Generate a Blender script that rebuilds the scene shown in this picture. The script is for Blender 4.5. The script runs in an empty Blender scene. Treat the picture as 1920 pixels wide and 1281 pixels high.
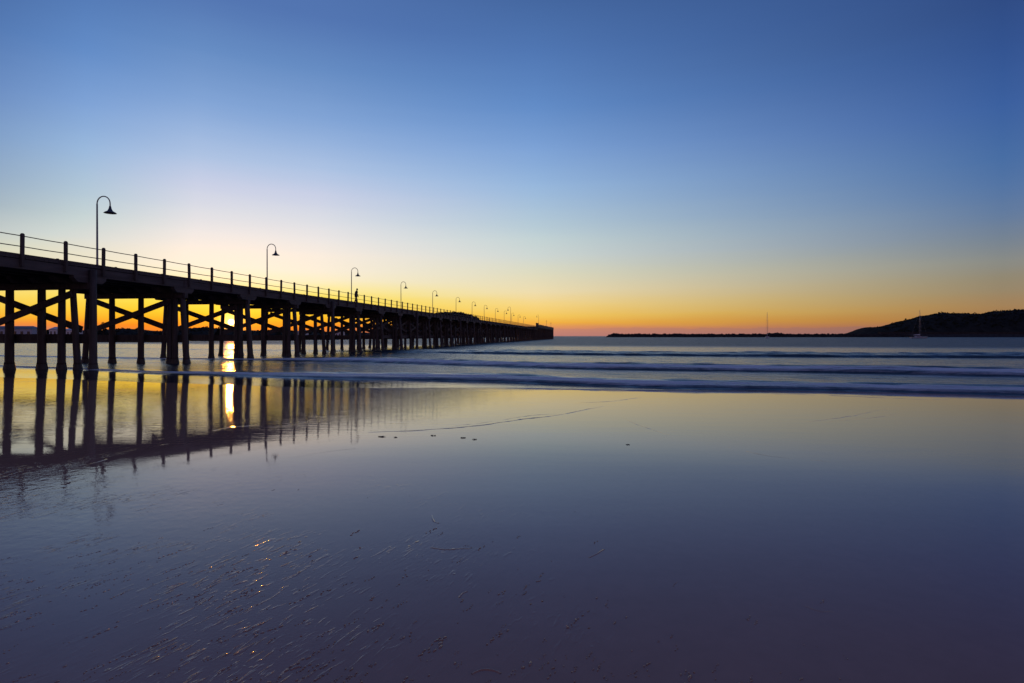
import bpy, math, random
import numpy as np
from mathutils import Vector, Matrix, noise
random.seed(7)
rng = np.random.RandomState(11)
scn = bpy.context.scene
col = scn.collection
PI = math.pi

# ------------------------------------------------------------------ camera
F = 1066.67            # focal length in pixels of a 1920 px wide frame
EYE = 1.70             # camera height over the near sand (z = 0)
SEA = -0.15            # sea level
cam = bpy.data.cameras.new('camera'); cam.lens = 20; cam.sensor_width = 36
cam.shift_y = -10.0/1920; cam.clip_end = 100000; cam.clip_start = 0.05
co = bpy.data.objects.new('camera', cam); col.objects.link(co)
co.location = (0, 0, EYE); co.rotation_euler = (PI/2, 0, 0)
scn.camera = co
HOR = 630.5
SUN_AZ = math.atan((433.5-960)/F)          # clockwise from +Y
SUN_EL = math.atan((HOR-604)*math.cos(SUN_AZ)/F)

# ------------------------------------------------------------------ helpers
def tag(o, label=None, cat=None, group=None, kind=None):
    if label: o['label'] = label
    if cat: o['category'] = cat
    if group: o['group'] = group
    if kind: o['kind'] = kind
    return o

def empty(name, loc=(0,0,0), rz=0, **k):
    o = bpy.data.objects.new(name, None); col.objects.link(o)
    o.location = loc; o.rotation_euler = (0,0,rz); o.empty_display_size = .3
    return tag(o, **k)

class MB:
    def __init__(s): s.v = []; s.f = []
    def add(s, vs, fs):
        n = len(s.v); s.v += [tuple(p) for p in vs]; s.f += [tuple(i+n for i in f) for f in fs]; return s
    def box(s, x0, x1, y0, y1, z0, z1):
        return s.add([(x0,y0,z0),(x1,y0,z0),(x1,y1,z0),(x0,y1,z0),(x0,y0,z1),(x1,y0,z1),(x1,y1,z1),(x0,y1,z1)],
                     [(0,3,2,1),(4,5,6,7),(0,1,5,4),(1,2,6,5),(2,3,7,6),(3,0,4,7)])
    def beam(s, a, b, w, h, up=(0,0,1)):
        a = Vector(a); b = Vector(b); d = (b-a).normalized()
        up = Vector(up)
        if abs(d.dot(up)) > .99: up = Vector((1,0,0))
        sx = d.cross(up).normalized()*w/2; sz = sx.cross(d).normalized()*h/2
        P = [a-sx-sz, a+sx-sz, a+sx+sz, a-sx+sz, b-sx-sz, b+sx-sz, b+sx+sz, b-sx+sz]
        return s.add(P, [(0,1,2,3),(7,6,5,4),(0,4,5,1),(1,5,6,2),(2,6,7,3),(3,7,4,0)])
    def tube(s, pts, rs, n=10, cap=True):
        pts = [Vector(p) for p in pts]
        if not hasattr(rs, '__len__'): rs = [rs]*len(pts)
        d0 = (pts[1]-pts[0]).normalized()
        up = Vector((1,0,0)) if abs(d0.x) < .8 else Vector((0,1,0))
        base = len(s.v); V = []
        for i, p in enumerate(pts):
            if i == 0: d = pts[1]-pts[0]
            elif i == len(pts)-1: d = pts[-1]-pts[-2]
            else: d = (pts[i+1]-pts[i]).normalized()+(pts[i]-pts[i-1]).normalized()
            d.normalize(); a = (up-d*up.dot(d)).normalized(); b = d.cross(a); up = a
            for k in range(n):
                t = 2*PI*k/n; V.append(p+(a*math.cos(t)+b*math.sin(t))*rs[i])
        Fs = []
        for i in range(len(pts)-1):
            for k in range(n):
                k2 = (k+1) % n; Fs.append((i*n+k, i*n+k2, (i+1)*n+k2, (i+1)*n+k))
        if cap:
            Fs.append(tuple(range(n))[::-1]); Fs.append(tuple((len(pts)-1)*n+k for k in range(n)))
        return s.add(V, Fs)
    def lathe(s, c, prof, n=16):
        V = []; Fs = []
        for r, z in prof:
            for k in range(n):
                t = 2*PI*k/n; V.append((c[0]+r*math.cos(t), c[1]+r*math.sin(t), c[2]+z))
        for i in range(len(prof)-1):
            for k in range(n):
                k2 = (k+1) % n; Fs.append((i*n+k, i*n+k2, (i+1)*n+k2, (i+1)*n+k))
        return s.add(V, Fs)
    def rock(s, c, r, sq=(1,1,.7), seed=0):
        # deformed icosahedron subdivided once
        t = (1+5**.5)/2
        v = [Vector(p).normalized() for p in [(-1,t,0),(1,t,0),(-1,-t,0),(1,-t,0),(0,-1,t),(0,1,t),(0,-1,-t),(0,1,-t),(t,0,-1),(t,0,1),(-t,0,-1),(-t,0,1)]]
        f = [(0,11,5),(0,5,1),(0,1,7),(0,7,10),(0,10,11),(1,5,9),(5,11,4),(11,10,2),(10,7,6),(7,1,8),(3,9,4),(3,4,2),(3,2,6),(3,6,8),(3,8,9),(4,9,5),(2,4,11),(6,2,10),(8,6,7),(9,8,1)]
        rr = random.Random(seed)
        V = []
        for p in v:
            k = r*(0.75+.5*rr.random()); V.append((c[0]+p.x*k*sq[0], c[1]+p.y*k*sq[1], c[2]+p.z*k*sq[2]))
        return s.add(V, f)
    def build(s, name, mat, parent=None, smooth=False, bevel=0, **k):
        me = bpy.data.meshes.new(name); me.from_pydata(s.v, [], s.f); me.update()
        if smooth: me.polygons.foreach_set('use_smooth', [True]*len(me.polygons))
        me.materials.append(mat)
        o = bpy.data.objects.new(name, me); col.objects.link(o)
        if parent: o.parent = parent
        if bevel:
            m = o.modifiers.new('b', 'BEVEL'); m.width = bevel; m.segments = 2; m.limit_method = 'ANGLE'
        return tag(o, **k)

def copy_tree(o, parent=None):
    c = o.copy(); col.objects.link(c); c.parent = parent
    for ch in list(o.children): copy_tree(ch, c)
    return c

def s2l(c):
    c = c/255.0
    return c/12.92 if c <= .04045 else ((c+.055)/1.055)**2.4
def lin(rgb): return (s2l(rgb[0]), s2l(rgb[1]), s2l(rgb[2]), 1)

# ------------------------------------------------------------------ materials
class NT:
    def __init__(s, tree): s.t = tree; s.n = tree.nodes; s.l = tree.links
    def new(s, typ, **k):
        nd = s.n.new(typ)
        for a, b in k.items(): setattr(nd, a, b)
        return nd
    def put(s, v, sock):
        if v is None: return
        if hasattr(v, 'is_output') or isinstance(v, bpy.types.NodeSocket): s.l.new(v, sock)
        else: sock.default_value = v
    def math(s, op, a, b=None, c=None, clamp=False):
        nd = s.new('ShaderNodeMath', operation=op); nd.use_clamp = clamp
        s.put(a, nd.inputs[0]); s.put(b, nd.inputs[1]); s.put(c, nd.inputs[2]); return nd.outputs[0]
    def ramp(s, fac, stops, interp='LINEAR'):
        nd = s.new('ShaderNodeValToRGB'); cr = nd.color_ramp; cr.interpolation = interp
        while len(cr.elements) > 1: cr.elements.remove(cr.elements[-1])
        cr.elements[0].position = stops[0][0]; cr.elements[0].color = stops[0][1]
        for p, c in stops[1:]:
            e = cr.elements.new(p); e.color = c
        s.put(fac, nd.inputs[0]); return nd.outputs[0]
    def mix(s, fac, a, b, blend='MIX'):
        nd = s.new('ShaderNodeMix', data_type='RGBA', blend_type=blend)
        s.put(fac, nd.inputs[0]); s.put(a, nd.inputs[6]); s.put(b, nd.inputs[7]); return nd.outputs[2]
    def maprange(s, v, a, b, c=0., d=1., smooth=False):
        nd = s.new('ShaderNodeMapRange'); nd.clamp = True
        if smooth: nd.interpolation_type = 'SMOOTHSTEP'
        s.put(v, nd.inputs[0])
        for i, x in enumerate((a, b, c, d)): nd.inputs[i+1].default_value = x
        return nd.outputs[0]
    def noise(s, vec, scale, detail=3., rough=.5, dist=0.):
        nd = s.new('ShaderNodeTexNoise'); s.put(vec, nd.inputs['Vector'])
        nd.inputs['Scale'].default_value = scale; nd.inputs['Detail'].default_value = detail
        nd.inputs['Roughness'].default_value = rough; nd.inputs['Distortion'].default_value = dist
        return nd.outputs[0]
    def mapping(s, vec, scale=(1,1,1), rot=(0,0,0), loc=(0,0,0)):
        nd = s.new('ShaderNodeMapping'); s.put(vec, nd.inputs[0])
        nd.inputs['Scale'].default_value = scale; nd.inputs['Rotation'].default_value = rot; nd.inputs['Location'].default_value = loc
        return nd.outputs[0]
    def bump(s, h, strength, dist, normal=None):
        nd = s.new('ShaderNodeBump'); s.put(strength, nd.inputs['Strength']); s.put(dist, nd.inputs['Distance'])
        s.put(h, nd.inputs['Height']); s.put(normal, nd.inputs['Normal']); return nd.outputs[0]

def newmat(name):
    m = bpy.data.materials.new(name); m.use_nodes = True
    t = NT(m.node_tree); bs = t.n['Principled BSDF']; return m, t, bs

def simple(name, c1, c2, scale=8, rough=.6, stretch=(1,1,1), metal=0., bump=0., spec=.5):
    m, t, bs = newmat(name)
    tc = t.new('ShaderNodeTexCoord').outputs['Object']
    v = t.mapping(tc, stretch)
    n = t.noise(v, scale, 5., .6)
    c = t.ramp(n, [(.3, (*c1, 1)), (.7, (*c2, 1))])
    t.l.new(c, bs.inputs['Base Color'])
    bs.inputs['Roughness'].default_value = rough; bs.inputs['Metallic'].default_value = metal
    bs.inputs['Specular IOR Level'].default_value = spec
    if bump: t.l.new(t.bump(n, .6, bump), bs.inputs['Normal'])
    return m

M = {}
M['timber'] = simple('weathered_timber', (.035,.028,.025), (.085,.07,.065), 6, .75, (1,1,.15), bump=.01)
M['timber_beam'] = simple('bleached_timber', (.045,.039,.036), (.10,.088,.084), 5, .75, (1,.12,1), bump=.01)
M['pile'] = simple('pile_timber', (.032,.025,.021), (.08,.066,.058), 7, .7, (1,1,.12), bump=.015)
M['growth'] = simple('barnacle_growth', (.02,.02,.016), (.06,.055,.045), 25, .5, bump=.03)
M['galv'] = simple('galvanised_steel', (.22,.21,.20), (.32,.30,.28), 10, .5, metal=.4)
M['lampdark'] = simple('lamp_enamel', (.02,.035,.05), (.05,.07,.09), 10, .4)
M['lampin'] = simple('lamp_inner', (.25,.1,.08), (.3,.15,.1), 10, .4)
M['pipe'] = simple('rail_pipe', (.10,.075,.06), (.18,.13,.10), 10, .5, metal=.3)
M['cloth'] = simple('dark_cloth', (.015,.015,.02), (.03,.03,.035), 20, .9)
M['trouser'] = simple('tan_cloth', (.16,.10,.07), (.2,.13,.09), 20, .9)
M['skin'] = simple('skin', (.30,.17,.12), (.34,.2,.14), 10, .5)
M['hair'] = simple('hair', (.015,.01,.008), (.03,.02,.015), 40, .6)
M['hull'] = simple('hull_gelcoat', (.34,.35,.38), (.42,.43,.46), 2, .25)
M['antifoul'] = simple('hull_stripe', (.03,.05,.12), (.04,.07,.15), 2, .35)
M['mast'] = simple('mast_alloy', (.35,.33,.31), (.5,.47,.44), 3, .4, metal=.3)
M['sail'] = simple('sail_cover', (.65,.65,.68), (.75,.75,.78), 4, .7)
M['glass'] = simple('dark_glass', (.01,.012,.015), (.02,.02,.025), 4, .1)
M['rock'] = simple('breakwater_rock', (.018,.017,.018), (.045,.042,.042), .25, .85, bump=.3, spec=.1)
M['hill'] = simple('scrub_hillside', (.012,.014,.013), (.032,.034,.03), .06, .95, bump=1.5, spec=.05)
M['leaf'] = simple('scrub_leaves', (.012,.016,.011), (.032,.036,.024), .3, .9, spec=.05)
M['bark'] = simple('bark', (.05,.035,.025), (.09,.065,.05), 3, .9)
M['wall'] = simple('painted_wall', (.35,.37,.42), (.45,.47,.52), 1, .7)
M['wallpale'] = simple('pale_wall', (.6,.58,.56), (.7,.68,.66), 1, .7)
M['roof'] = simple('metal_roof', (.10,.13,.15), (.16,.2,.22), 1, .5)
M['roofpale'] = simple('pale_roof', (.5,.5,.5), (.62,.62,.62), 1, .5)
M['weed'] = simple('seaweed', (.012,.012,.008), (.04,.035,.02), 60, .5, bump=.01)

K33 = 0.33
M['lumpsand'] = simple('lump_sand', (.24,.14,.10), (.36,.21,.15), 40, .33, spec=.7)
# ---- wet sand
def sand_mat():
    m, t, bs = newmat('wet_sand')
    g = t.new('ShaderNodeNewGeometry').outputs['Position']
    sep = t.new('ShaderNodeSeparateXYZ'); t.l.new(g, sep.inputs[0])
    X, Y = sep.outputs[0], sep.outputs[1]
    flow = t.mapping(g, (1,1,1), (0,0,math.radians(22)))           # drainage direction
    n1 = t.noise(g, .35, 4.); n2 = t.noise(g, 9., 4.)
    c = t.mix(n1, (.33,.18,.13,1), (.44,.24,.175,1))
    c = t.mix(t.math('MULTIPLY', n2, .35), c, (.20,.10,.06,1))
    t.l.new(c, bs.inputs['Base Color'])
    dist = t.math('POWER', t.math('ADD', t.math('MULTIPLY', X, X), t.math('MULTIPLY', Y, Y)), .5)
    r = t.math('MULTIPLY_ADD', t.noise(g, .5, 4.), .03, .005)
    bs.inputs['IOR'].default_value = 1.32
    # water film long waves, tiny drainage ripples near the lower left, shallow ripples by the surf
    film = t.noise(t.mapping(g, (.5,1.6,1)), 1.0, 3.)
    b1 = t.bump(film, 1., .0013)
    vf = t.mapping(flow, (30., 6.5, 1))
    rip = t.noise(vf, 1.0, 2., .5, .5)
    rip = t.maprange(rip, .54, .74, 0, 1, True)
    vor = t.new('ShaderNodeTexVoronoi'); vor.feature = 'SMOOTH_F1'; vor.inputs['Scale'].default_value = 1.; vor.inputs['Smoothness'].default_value = .4
    t.l.new(t.mapping(flow, (20., 13., 1)), vor.inputs['Vector'])
    lump = t.maprange(vor.outputs['Distance'], .30, .05, 0, 1, True)
    pick = t.maprange(t.noise(g, 5., 2.), .60, .68, 0, 1, True)
    rip = t.math('ADD', t.math('MULTIPLY', rip, .42), t.math('MULTIPLY', lump, pick))
    blob = t.maprange(t.noise(g, .9, 2.), .42, .66, 0, 1, True)
    mx = t.maprange(X, 1.3, -1.6); my = t.maprange(Y, 7.5, 3.0)
    mask = t.math('MULTIPLY', t.math('MULTIPLY', mx, my), t.math('MULTIPLY_ADD', blob, .94, .06))
    b2 = t.bump(rip, mask, .0062, b1)
    t.l.new(t.math('ADD', r, t.math('MULTIPLY', t.math('MULTIPLY', rip, mask, clamp=True), .55)), bs.inputs['Roughness'])
    lowr = t.noise(t.mapping(g, (3., 9., 1)), 1., 4., .6)
    m2 = t.maprange(Y, 9., 15.)
    m3 = t.math('MULTIPLY', t.math('MULTIPLY', t.maprange(X, 1.5, -3.), t.maprange(X, -12., -6.)), m2)
    wr = t.math('MULTIPLY', t.maprange(X, -1., -5.), t.math('MULTIPLY', t.maprange(Y, 3.5, 4.5), t.maprange(Y, 7.4, 6.2)))
    b2 = t.bump(t.noise(t.mapping(flow, (9., 9., 1)), 1., 2.), wr, .0022, b2)
    patch = t.maprange(t.noise(t.mapping(flow, (1.1, .45, 1)), 1., 4., .6), .5, .62, 0, 1, True)
    b2 = t.bump(t.noise(t.mapping(flow, (40., 12., 1)), 1., 3.), t.math('MULTIPLY', patch, .35), .0022, b2)
    sw = t.noise(t.mapping(g, (1.2, 7., 1)), 1., 3., .55)
    b2 = t.bump(sw, t.math('MULTIPLY', t.maprange(X, 1., -2.), t.maprange(Y, 8., 11.)), .0028, b2)
    b3 = t.bump(lowr, t.math('MULTIPLY_ADD', m3, .99, .01), .004, b2)
    fine = t.noise(g, 55., 2.)
    b4 = t.bump(fine, t.math('MULTIPLY_ADD', mask, .3, .05), .002, b3)
    t.l.new(b4, bs.inputs['Normal'])
    return m
M['sand'] = sand_mat()

def sea_mat():
    m, t, bs = newmat('sea_water')
    g = t.new('ShaderNodeNewGeometry').outputs['Position']
    at = t.new('ShaderNodeAttribute', attribute_name='foam').outputs['Fac']
    atu = t.new('ShaderNodeAttribute', attribute_name='ucoord').outputs['Fac']
    rot = t.mapping(g, (1,1,1), (0,0,math.radians(18.3)))
    fn = t.noise(t.mapping(rot, (.5, 2.2, 1.)), 1.2, 5., .62)
    fn2 = t.noise(t.mapping(rot, (3.0, 7., 9.)), 1.4, 6., .75)
    fm = t.math('MULTIPLY_ADD', fn, .45, t.math('MULTIPLY', fn2, .55))
    thr = t.math('SUBTRACT', 1.0, at)
    fac = t.maprange(t.math('SUBTRACT', fm, t.math('MULTIPLY', thr, .9)), -.25, .45, 0, 1, True)
    fac = t.math('MULTIPLY', fac, at, clamp=True)
    t.l.new(t.mix(fac, (.012,.03,.045,1), (.78,.83,.88,1)), bs.inputs['Base Color'])
    rr = t.math('ADD', t.maprange(atu, 92, 130, .0, .20, True), t.maprange(atu, 20.5, 25, .02, .18, True))
    t.l.new(t.math('MAXIMUM', rr, t.math('MULTIPLY', fac, .6)), bs.inputs['Roughness'])
    bs.inputs['IOR'].default_value = 1.333
    h1 = t.noise(t.mapping(rot, (.9, 2.6, 1.)), 1.3, 5., .6)
    b1 = t.bump(h1, 1., t.maprange(atu, 22.5, 27, .008, .10))
    h2 = t.noise(t.mapping(rot, (.10, .30, 1.)), 1., 4., .6)
    b2 = t.bump(h2, 1., t.maprange(atu, 90, 135, .0, 2.5), b1)
    h3 = t.noise(t.mapping(rot, (2., 5., 6.)), 1.8, 5., .7)
    b3 = t.bump(h3, t.math('MULTIPLY', fac, 1.), .16, b2)
    t.l.new(b3, bs.inputs['Normal'])
    return m
M['sea'] = sea_mat()

# ------------------------------------------------------------------ world
def world():
    w = bpy.data.worlds.new('World'); scn.world = w; w.use_nodes = True
    t = NT(w.node_tree)
    for n in list(t.n): t.n.remove(n)
    out = t.new('ShaderNodeOutputWorld'); bg = t.new('ShaderNodeBackground'); t.l.new(bg.outputs[0], out.inputs[0])
    d = t.new('ShaderNodeTexCoord').outputs['Generated']
    sep = t.new('ShaderNodeSeparateXYZ'); t.l.new(d, sep.inputs[0]); x, y, z = sep.outputs
    hl = t.math('SQRT', t.math('MULTIPLY_ADD', x, x, t.math('MULTIPLY', y, y)))
    el = t.math('ARCTAN2', z, hl)                                  # elevation, radians
    az = t.math('ARCTAN2', x, y)                                   # clockwise from +Y
    sa = t.math('SUBTRACT', az, SUN_AZ)
    da = t.math('ABSOLUTE', sa)
    da = t.math('MINIMUM', da, t.math('SUBTRACT', 2*PI, da))
    # the sky falls off faster on the landward side of the sun
    north = t.math('MULTIPLY', t.math('LESS_THAN', sa, 0.), t.math('GREATER_THAN', sa, -PI))
    da = t.math('MULTIPLY', da, t.math('MULTIPLY_ADD', t.math('MULTIPLY', north, t.maprange(el, .05, .17)), 1.7, 1.0))
    wob = t.noise(t.mapping(d, (3,3,40)), 1.5, 4.)
    el2 = t.math('ADD', el, t.math('MULTIPLY', t.math('SUBTRACT', wob, .5), .010))
    el2 = t.math('MAXIMUM', el2, 0.0002)
    P = t.math('POWER', t.math('DIVIDE', el2, PI/2), .5)           # more resolution near the horizon
    def rp(samples, cosaz):
        st = []
        for py, c in samples:
            if py is None: pos = c[1]; c = c[0]
            else: pos = math.sqrt(max(0, math.atan((HOR-py)*cosaz/F))/(PI/2))
            st.append((pos, lin(c)))
        st.sort(key=lambda q: q[0])
        return t.ramp(P, st)
    A = rp([(629,(200,105,60)),(622,(235,125,45)),(612,(250,138,34)),(600,(255,178,38)),(585,(255,205,50)),(565,(255,226,82)),(553,(255,231,102)),(540,(255,239,152)),(520,(254,243,205)),
            (500,(253,243,222)),(470,(252,241,228)),(440,(240,236,234)),(400,(222,226,235)),(350,(203,212,236)),(300,(176,199,233)),
            (250,(154,184,227)),(200,(132,168,219)),(100,(103,143,200)),(0,(84,120,182)),(None,((66,96,154),.72)),(None,((58,80,132),.85)),(None,((56,70,118),1.))], math.cos(math.radians(26)))
    B = rp([(629,(196,128,118)),(622,(212,138,116)),(614,(228,150,100)),(605,(249,180,68)),(590,(253,206,94)),(570,(252,219,136)),(545,(243,226,180)),
            (510,(226,224,198)),(480,(211,220,216)),(450,(200,216,218)),(420,(184,206,220)),(350,(155,188,226)),(280,(128,166,219)),(200,(100,143,204)),
            (100,(82,122,184)),(0,(70,106,165)),(None,((58,88,145),.72)),(None,((55,76,128),.85)),(None,((56,70,118),1.))], 1)
    C = rp([(629,(138,102,104)),(622,(146,104,95)),(612,(158,108,80)),(600,(166,118,72)),(575,(167,132,90)),(550,(157,137,106)),(520,(149,139,117)),(490,(140,142,137)),
            (450,(120,134,150)),(400,(100,126,163)),(350,(85,119,168)),(300,(73,112,168)),(200,(60,98,163)),(100,(52,86,149)),(0,(48,77,135)),
            (None,((48,74,128),.72)),(None,((52,70,120),.85)),(None,((56,70,118),1.))], math.cos(math.radians(40)))
    D = rp([(629,(150,112,128)),(600,(178,132,142)),(520,(180,138,152)),(400,(146,126,158)),(200,(104,104,150)),(0,(76,86,136)),
            (None,((56,70,118),1.))], 1)
    m = t.mix(t.maprange(da, .13, .50), A, B)
    m = t.mix(t.maprange(da, .50, 1.17), m, C)
    m = t.mix(t.maprange(da, 1.17, 2.2), m, D)
    # low mauve haze bank along the horizon
    edge = t.math('MULTIPLY_ADD', t.noise(t.mapping(d, (9,9,30)), 2.2, 5., .6), .013, .0075)
    bank = t.math('MULTIPLY', t.maprange(t.math('SUBTRACT', edge, el), -.0006, .0010), t.maprange(da, .10, .34))
    bankc = t.mix(t.maprange(da, .5, 1.1), (.52,.235,.19,1), (.26,.14,.135,1))
    m = t.mix(t.math('MULTIPLY', bank, .45), m, bankc)
    # real sky model under it, for the light from the rest of the sky
    sky = t.new('ShaderNodeTexSky'); sky.sky_type = 'NISHITA'; sky.sun_disc = False
    sky.sun_elevation = SUN_EL; sky.sun_rotation = SUN_AZ
    ssc = t.new('ShaderNodeVectorMath', operation='SCALE'); t.l.new(sky.outputs[0], ssc.inputs[0]); ssc.inputs[3].default_value = .05
    m = t.mix(.06, m, ssc.outputs[0])
    # aureole and disc of the rising sun
    sd = Vector((math.sin(SUN_AZ)*math.cos(SUN_EL), math.cos(SUN_AZ)*math.cos(SUN_EL), math.sin(SUN_EL)))
    dot = t.new('ShaderNodeVectorMath', operation='DOT_PRODUCT'); t.l.new(d, dot.inputs[0]); dot.inputs[1].default_value = sd
    ang = t.math('ARCCOSINE', t.math('MINIMUM', dot.outputs['Value'], .999999))
    g1 = t.math('EXPONENT', t.math('MULTIPLY', t.math('POWER', t.math('DIVIDE', ang, .060), 1.0), -1.))
    g2 = t.math('EXPONENT', t.math('MULTIPLY', t.math('POWER', t.math('DIVIDE', ang, .014), 2.0), -1.))
    disc = t.maprange(ang, .0052, .0040, 0., 1.)
    def sc(colr, f, k):
        n = t.new('ShaderNodeVectorMath', operation='SCALE'); n.inputs[0].default_value = colr; t.l.new(t.math('MULTIPLY', f, k), n.inputs[3]); return n.outputs[0]
    def addv(a, b):
        n = t.new('ShaderNodeVectorMath', operation='ADD'); t.l.new(a, n.inputs[0]); t.l.new(b, n.inputs[1]); return n.outputs[0]
    m = addv(m, sc((1,.36,.02), g1, .55)); m = addv(m, sc((1,.72,.2), g2, 1.6)); m = addv(m, sc((1,.74,.3), disc, 6.))
    t.l.new(m, bg.inputs[0]); bg.inputs[1].default_value = 1.0
    # the sun lamp, the same direction
    L = bpy.data.lights.new('sun', 'SUN'); L.energy = .16; L.angle = math.radians(.5); L.color = (1,.31,.04)
    lo = bpy.data.objects.new('sun', L); col.objects.link(lo)
    lo.rotation_euler = (-sd).to_track_quat('-Z', 'Y').to_euler()
world()

# ------------------------------------------------------------------ ground sheet (wet sand) and sea
def px2w(px, py, zref):        # pixel on the horizontal plane zref
    Y = F*(EYE-zref)/(py-HOR); return (px-960)/F*Y, Y
def smooth(a, b, x):
    t = np.clip((x-a)/(b-a), 0, 1); return t*t*(3-2*t)
def sand_z(u, x=0.):
    x = np.asarray(x, float); u = u + 3.2*smooth(1., -8., x)*smooth(3., 6., u)
    us = np.linspace(-50, 200, 5001)
    sl = .0190*smooth(7, 9.8, us)*(1-.5*smooth(40,80,us)); zs = -np.concatenate([[0], np.cumsum((sl[1:]+sl[:-1])/2*np.diff(us))])
    k = smooth(-1., 12., x)      # the beach is flatter and a little lower to the right
    return .08*(1-k) + np.interp(u, us, zs)*(1-.45*k)

def spaced(lo, hi, step, far, g=1.25):
    a = list(np.arange(lo, hi+1e-6, step)); d = step; p = hi
    while p < far: d *= g; p += d; a.append(p)
    d = step; p = lo; pre = []
    while p > -far: d *= g; p -= d; pre.append(p)
    return np.array(pre[::-1]+a)

def grid_obj(name, XX, YY, ZZ, mat, attrs=None, smooth_=True):
    nr, nc = XX.shape
    me = bpy.data.meshes.new(name)
    me.vertices.add(nr*nc); me.vertices.foreach_set('co', np.stack([XX, YY, ZZ], -1).astype(np.float32).ravel())
    idx = np.arange(nr*nc).reshape(nr, nc)
    q = np.stack([idx[:-1,:-1], idx[:-1,1:], idx[1:,1:], idx[1:,:-1]], -1).reshape(-1, 4)
    n = len(q); me.loops.add(n*4); me.loops.foreach_set('vertex_index', q.ravel().astype(np.int32))
    me.polygons.add(n); me.polygons.foreach_set('loop_start', np.arange(n, dtype=np.int32)*4)
    me.polygons.foreach_set('loop_total', np.full(n, 4, np.int32))
    me.polygons.foreach_set('use_smooth', np.full(n, smooth_))
    for k, v in (attrs or {}).items():
        a = me.attributes.new(k, 'FLOAT', 'POINT'); a.data.foreach_set('value', v.astype(np.float32).ravel())
    me.update(calc_edges=True); me.validate()
    me.materials.append(mat)
    o = bpy.data.objects.new(name, me); col.objects.link(o); return o

def vnoise(x, y, seed=0):           # smooth value noise in numpy
    xi = np.floor(x).astype(int); yi = np.floor(y).astype(int); fx = x-xi; fy = y-yi
    fx = fx*fx*(3-2*fx); fy = fy*fy*(3-2*fy)
    def h(a, b):
        n = (a*374761393 + b*668265263 + seed*974711) & 0xffffffff
        n = ((n ^ (n >> 13))*1274126177) & 0xffffffff
        return ((n ^ (n >> 16)) & 0xffff)/65535.0
    return (h(xi,yi)*(1-fx)+h(xi+1,yi)*fx)*(1-fy)+(h(xi,yi+1)*(1-fx)+h(xi+1,yi+1)*fx)*fy

# sand: one sheet in (u, X)
us = np.concatenate([-np.geomspace(40000, 12, 30), np.arange(-10, 60.01, .25), np.array([80,120,200,400])])
xs = spaced(-60, 60, .5, 40000, 1.3)
U, X = np.meshgrid(us, xs, indexing='ij')
Z = sand_z(U, X) + (vnoise(X*.18, U*.25, 3)-.5)*.012*smooth(14, 6, U)*(np.abs(U) < 60)
Z = np.where(U > 60, sand_z(U, X)-.5, Z)
sand = grid_obj('beach_sand', X, U-K33*X, Z, M['sand']); tag(sand, kind='structure')

# swash marks: low ridges of sand left by the last waves
def px_sand(px, py):
    Y = F*EYE/(py-HOR)
    for _ in range(6):
        Xw = (px-960)/F*Y; z = float(sand_z(np.array(Y+K33*Xw), Xw)); Y = F*(EYE-z)/(py-HOR)
    return (px-960)/F*Y, Y
mb = MB()
def ridge(pp, w, h, broken=.0, seed=0):
    P = [Vector((*px_sand(a, b), 0)) for a, b in pp]
    pts = []
    for i in range(len(P)-1):
        n = max(2, int((P[i+1]-P[i]).length/.12))
        for k in range(n):
            s = k/n; p0 = P[max(i-1,0)]; p1 = P[i]; p2 = P[i+1]; p3 = P[min(i+2,len(P)-1)]
            pts.append(.5*((2*p1)+(p2-p0)*s+(2*p0-5*p1+4*p2-p3)*s*s+(3*p1-p0-3*p2+p3)*s**3))
    V = []; Fs = []; n = len(pts)
    for i, p in enumerate(pts):
        d = (pts[min(i+1,n-1)]-pts[max(i-1,0)]).normalized(); q = Vector((-d.y, d.x, 0))
        q0 = noise.noise(Vector((p.x*1.3, p.y*1.3, seed*7.3)))
        a = math.sin(PI*(i+.5)/n)**.5*(1 if q0 > broken-.5 else .12)*(.7+.6*noise.noise(Vector((p.x*5, p.y*5, seed))))
        j = q*noise.noise(Vector((p.x*2., p.y*2., seed+9.)))*w*1.1
        for o_, hh in ((-1,-.4), (-.3,.75), (.25,1), (1,-.4)):
            v = p+j+q*o_*w; z = float(sand_z(np.array(v.y+K33*v.x), v.x))
            V.append((v.x, v.y, z+h*a*hh-.003))
    for i in range(n-1):
        for k in range(3):
            Fs.append((i*4+k, i*4+k+1, (i+1)*4+k+1, (i+1)*4+k))
    mb.add(V, Fs)
ridge([(690,811),(800,806),(900,798),(960,789),(1040,779),(1100,768),(1145,759)], .045, .016)
ridge([(820,803),(920,791),(1000,779),(1075,776)], .03, .010)
ridge([(1075,755),(1140,753),(1210,744)], .05, .012)
ridge([(1165,782),(1200,798),(1260,817),(1320,826)], .03, .009)
ridge([(1350,835),(1440,855),(1560,867),(1640,882)], .03, .009)
ridge([(1500,792),(1580,783),(1640,771),(1680,766)], .04, .009)
ridge([(1540,792),(1640,783),(1700,772)], .03, .007)
ridge([(1400,737),(1560,742),(1700,748),(1800,750)], .05, .012)
ridge([(120,889),(150,876),(210,858),(275,840),(330,830)], .035, .005, .55)
ridge([(380,812),(440,800),(540,796)], .05, .005, .5)
ridge([(540,858),(620,845),(680,838)], .04, .0015, .5)
ridge([(1040,826),(1080,838),(1170,838),(1240,833)], .04, .0015, .5)
ridge([(1035,806),(1070,792),(1110,780)], .03, .003, .5)
ridge([(808,965),(815,978),(830,981)], .012, .006, seed=3)
ridge([(808,1026),(835,1030),(862,1028),(898,1028)], .012, .006, seed=4)
ridge([(862,1120),(868,1112),(884,1106)], .010, .007, seed=5)
ridge([(885,1263),(900,1256),(915,1255),(930,1258),(945,1266)], .008, .007, seed=6)
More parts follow.
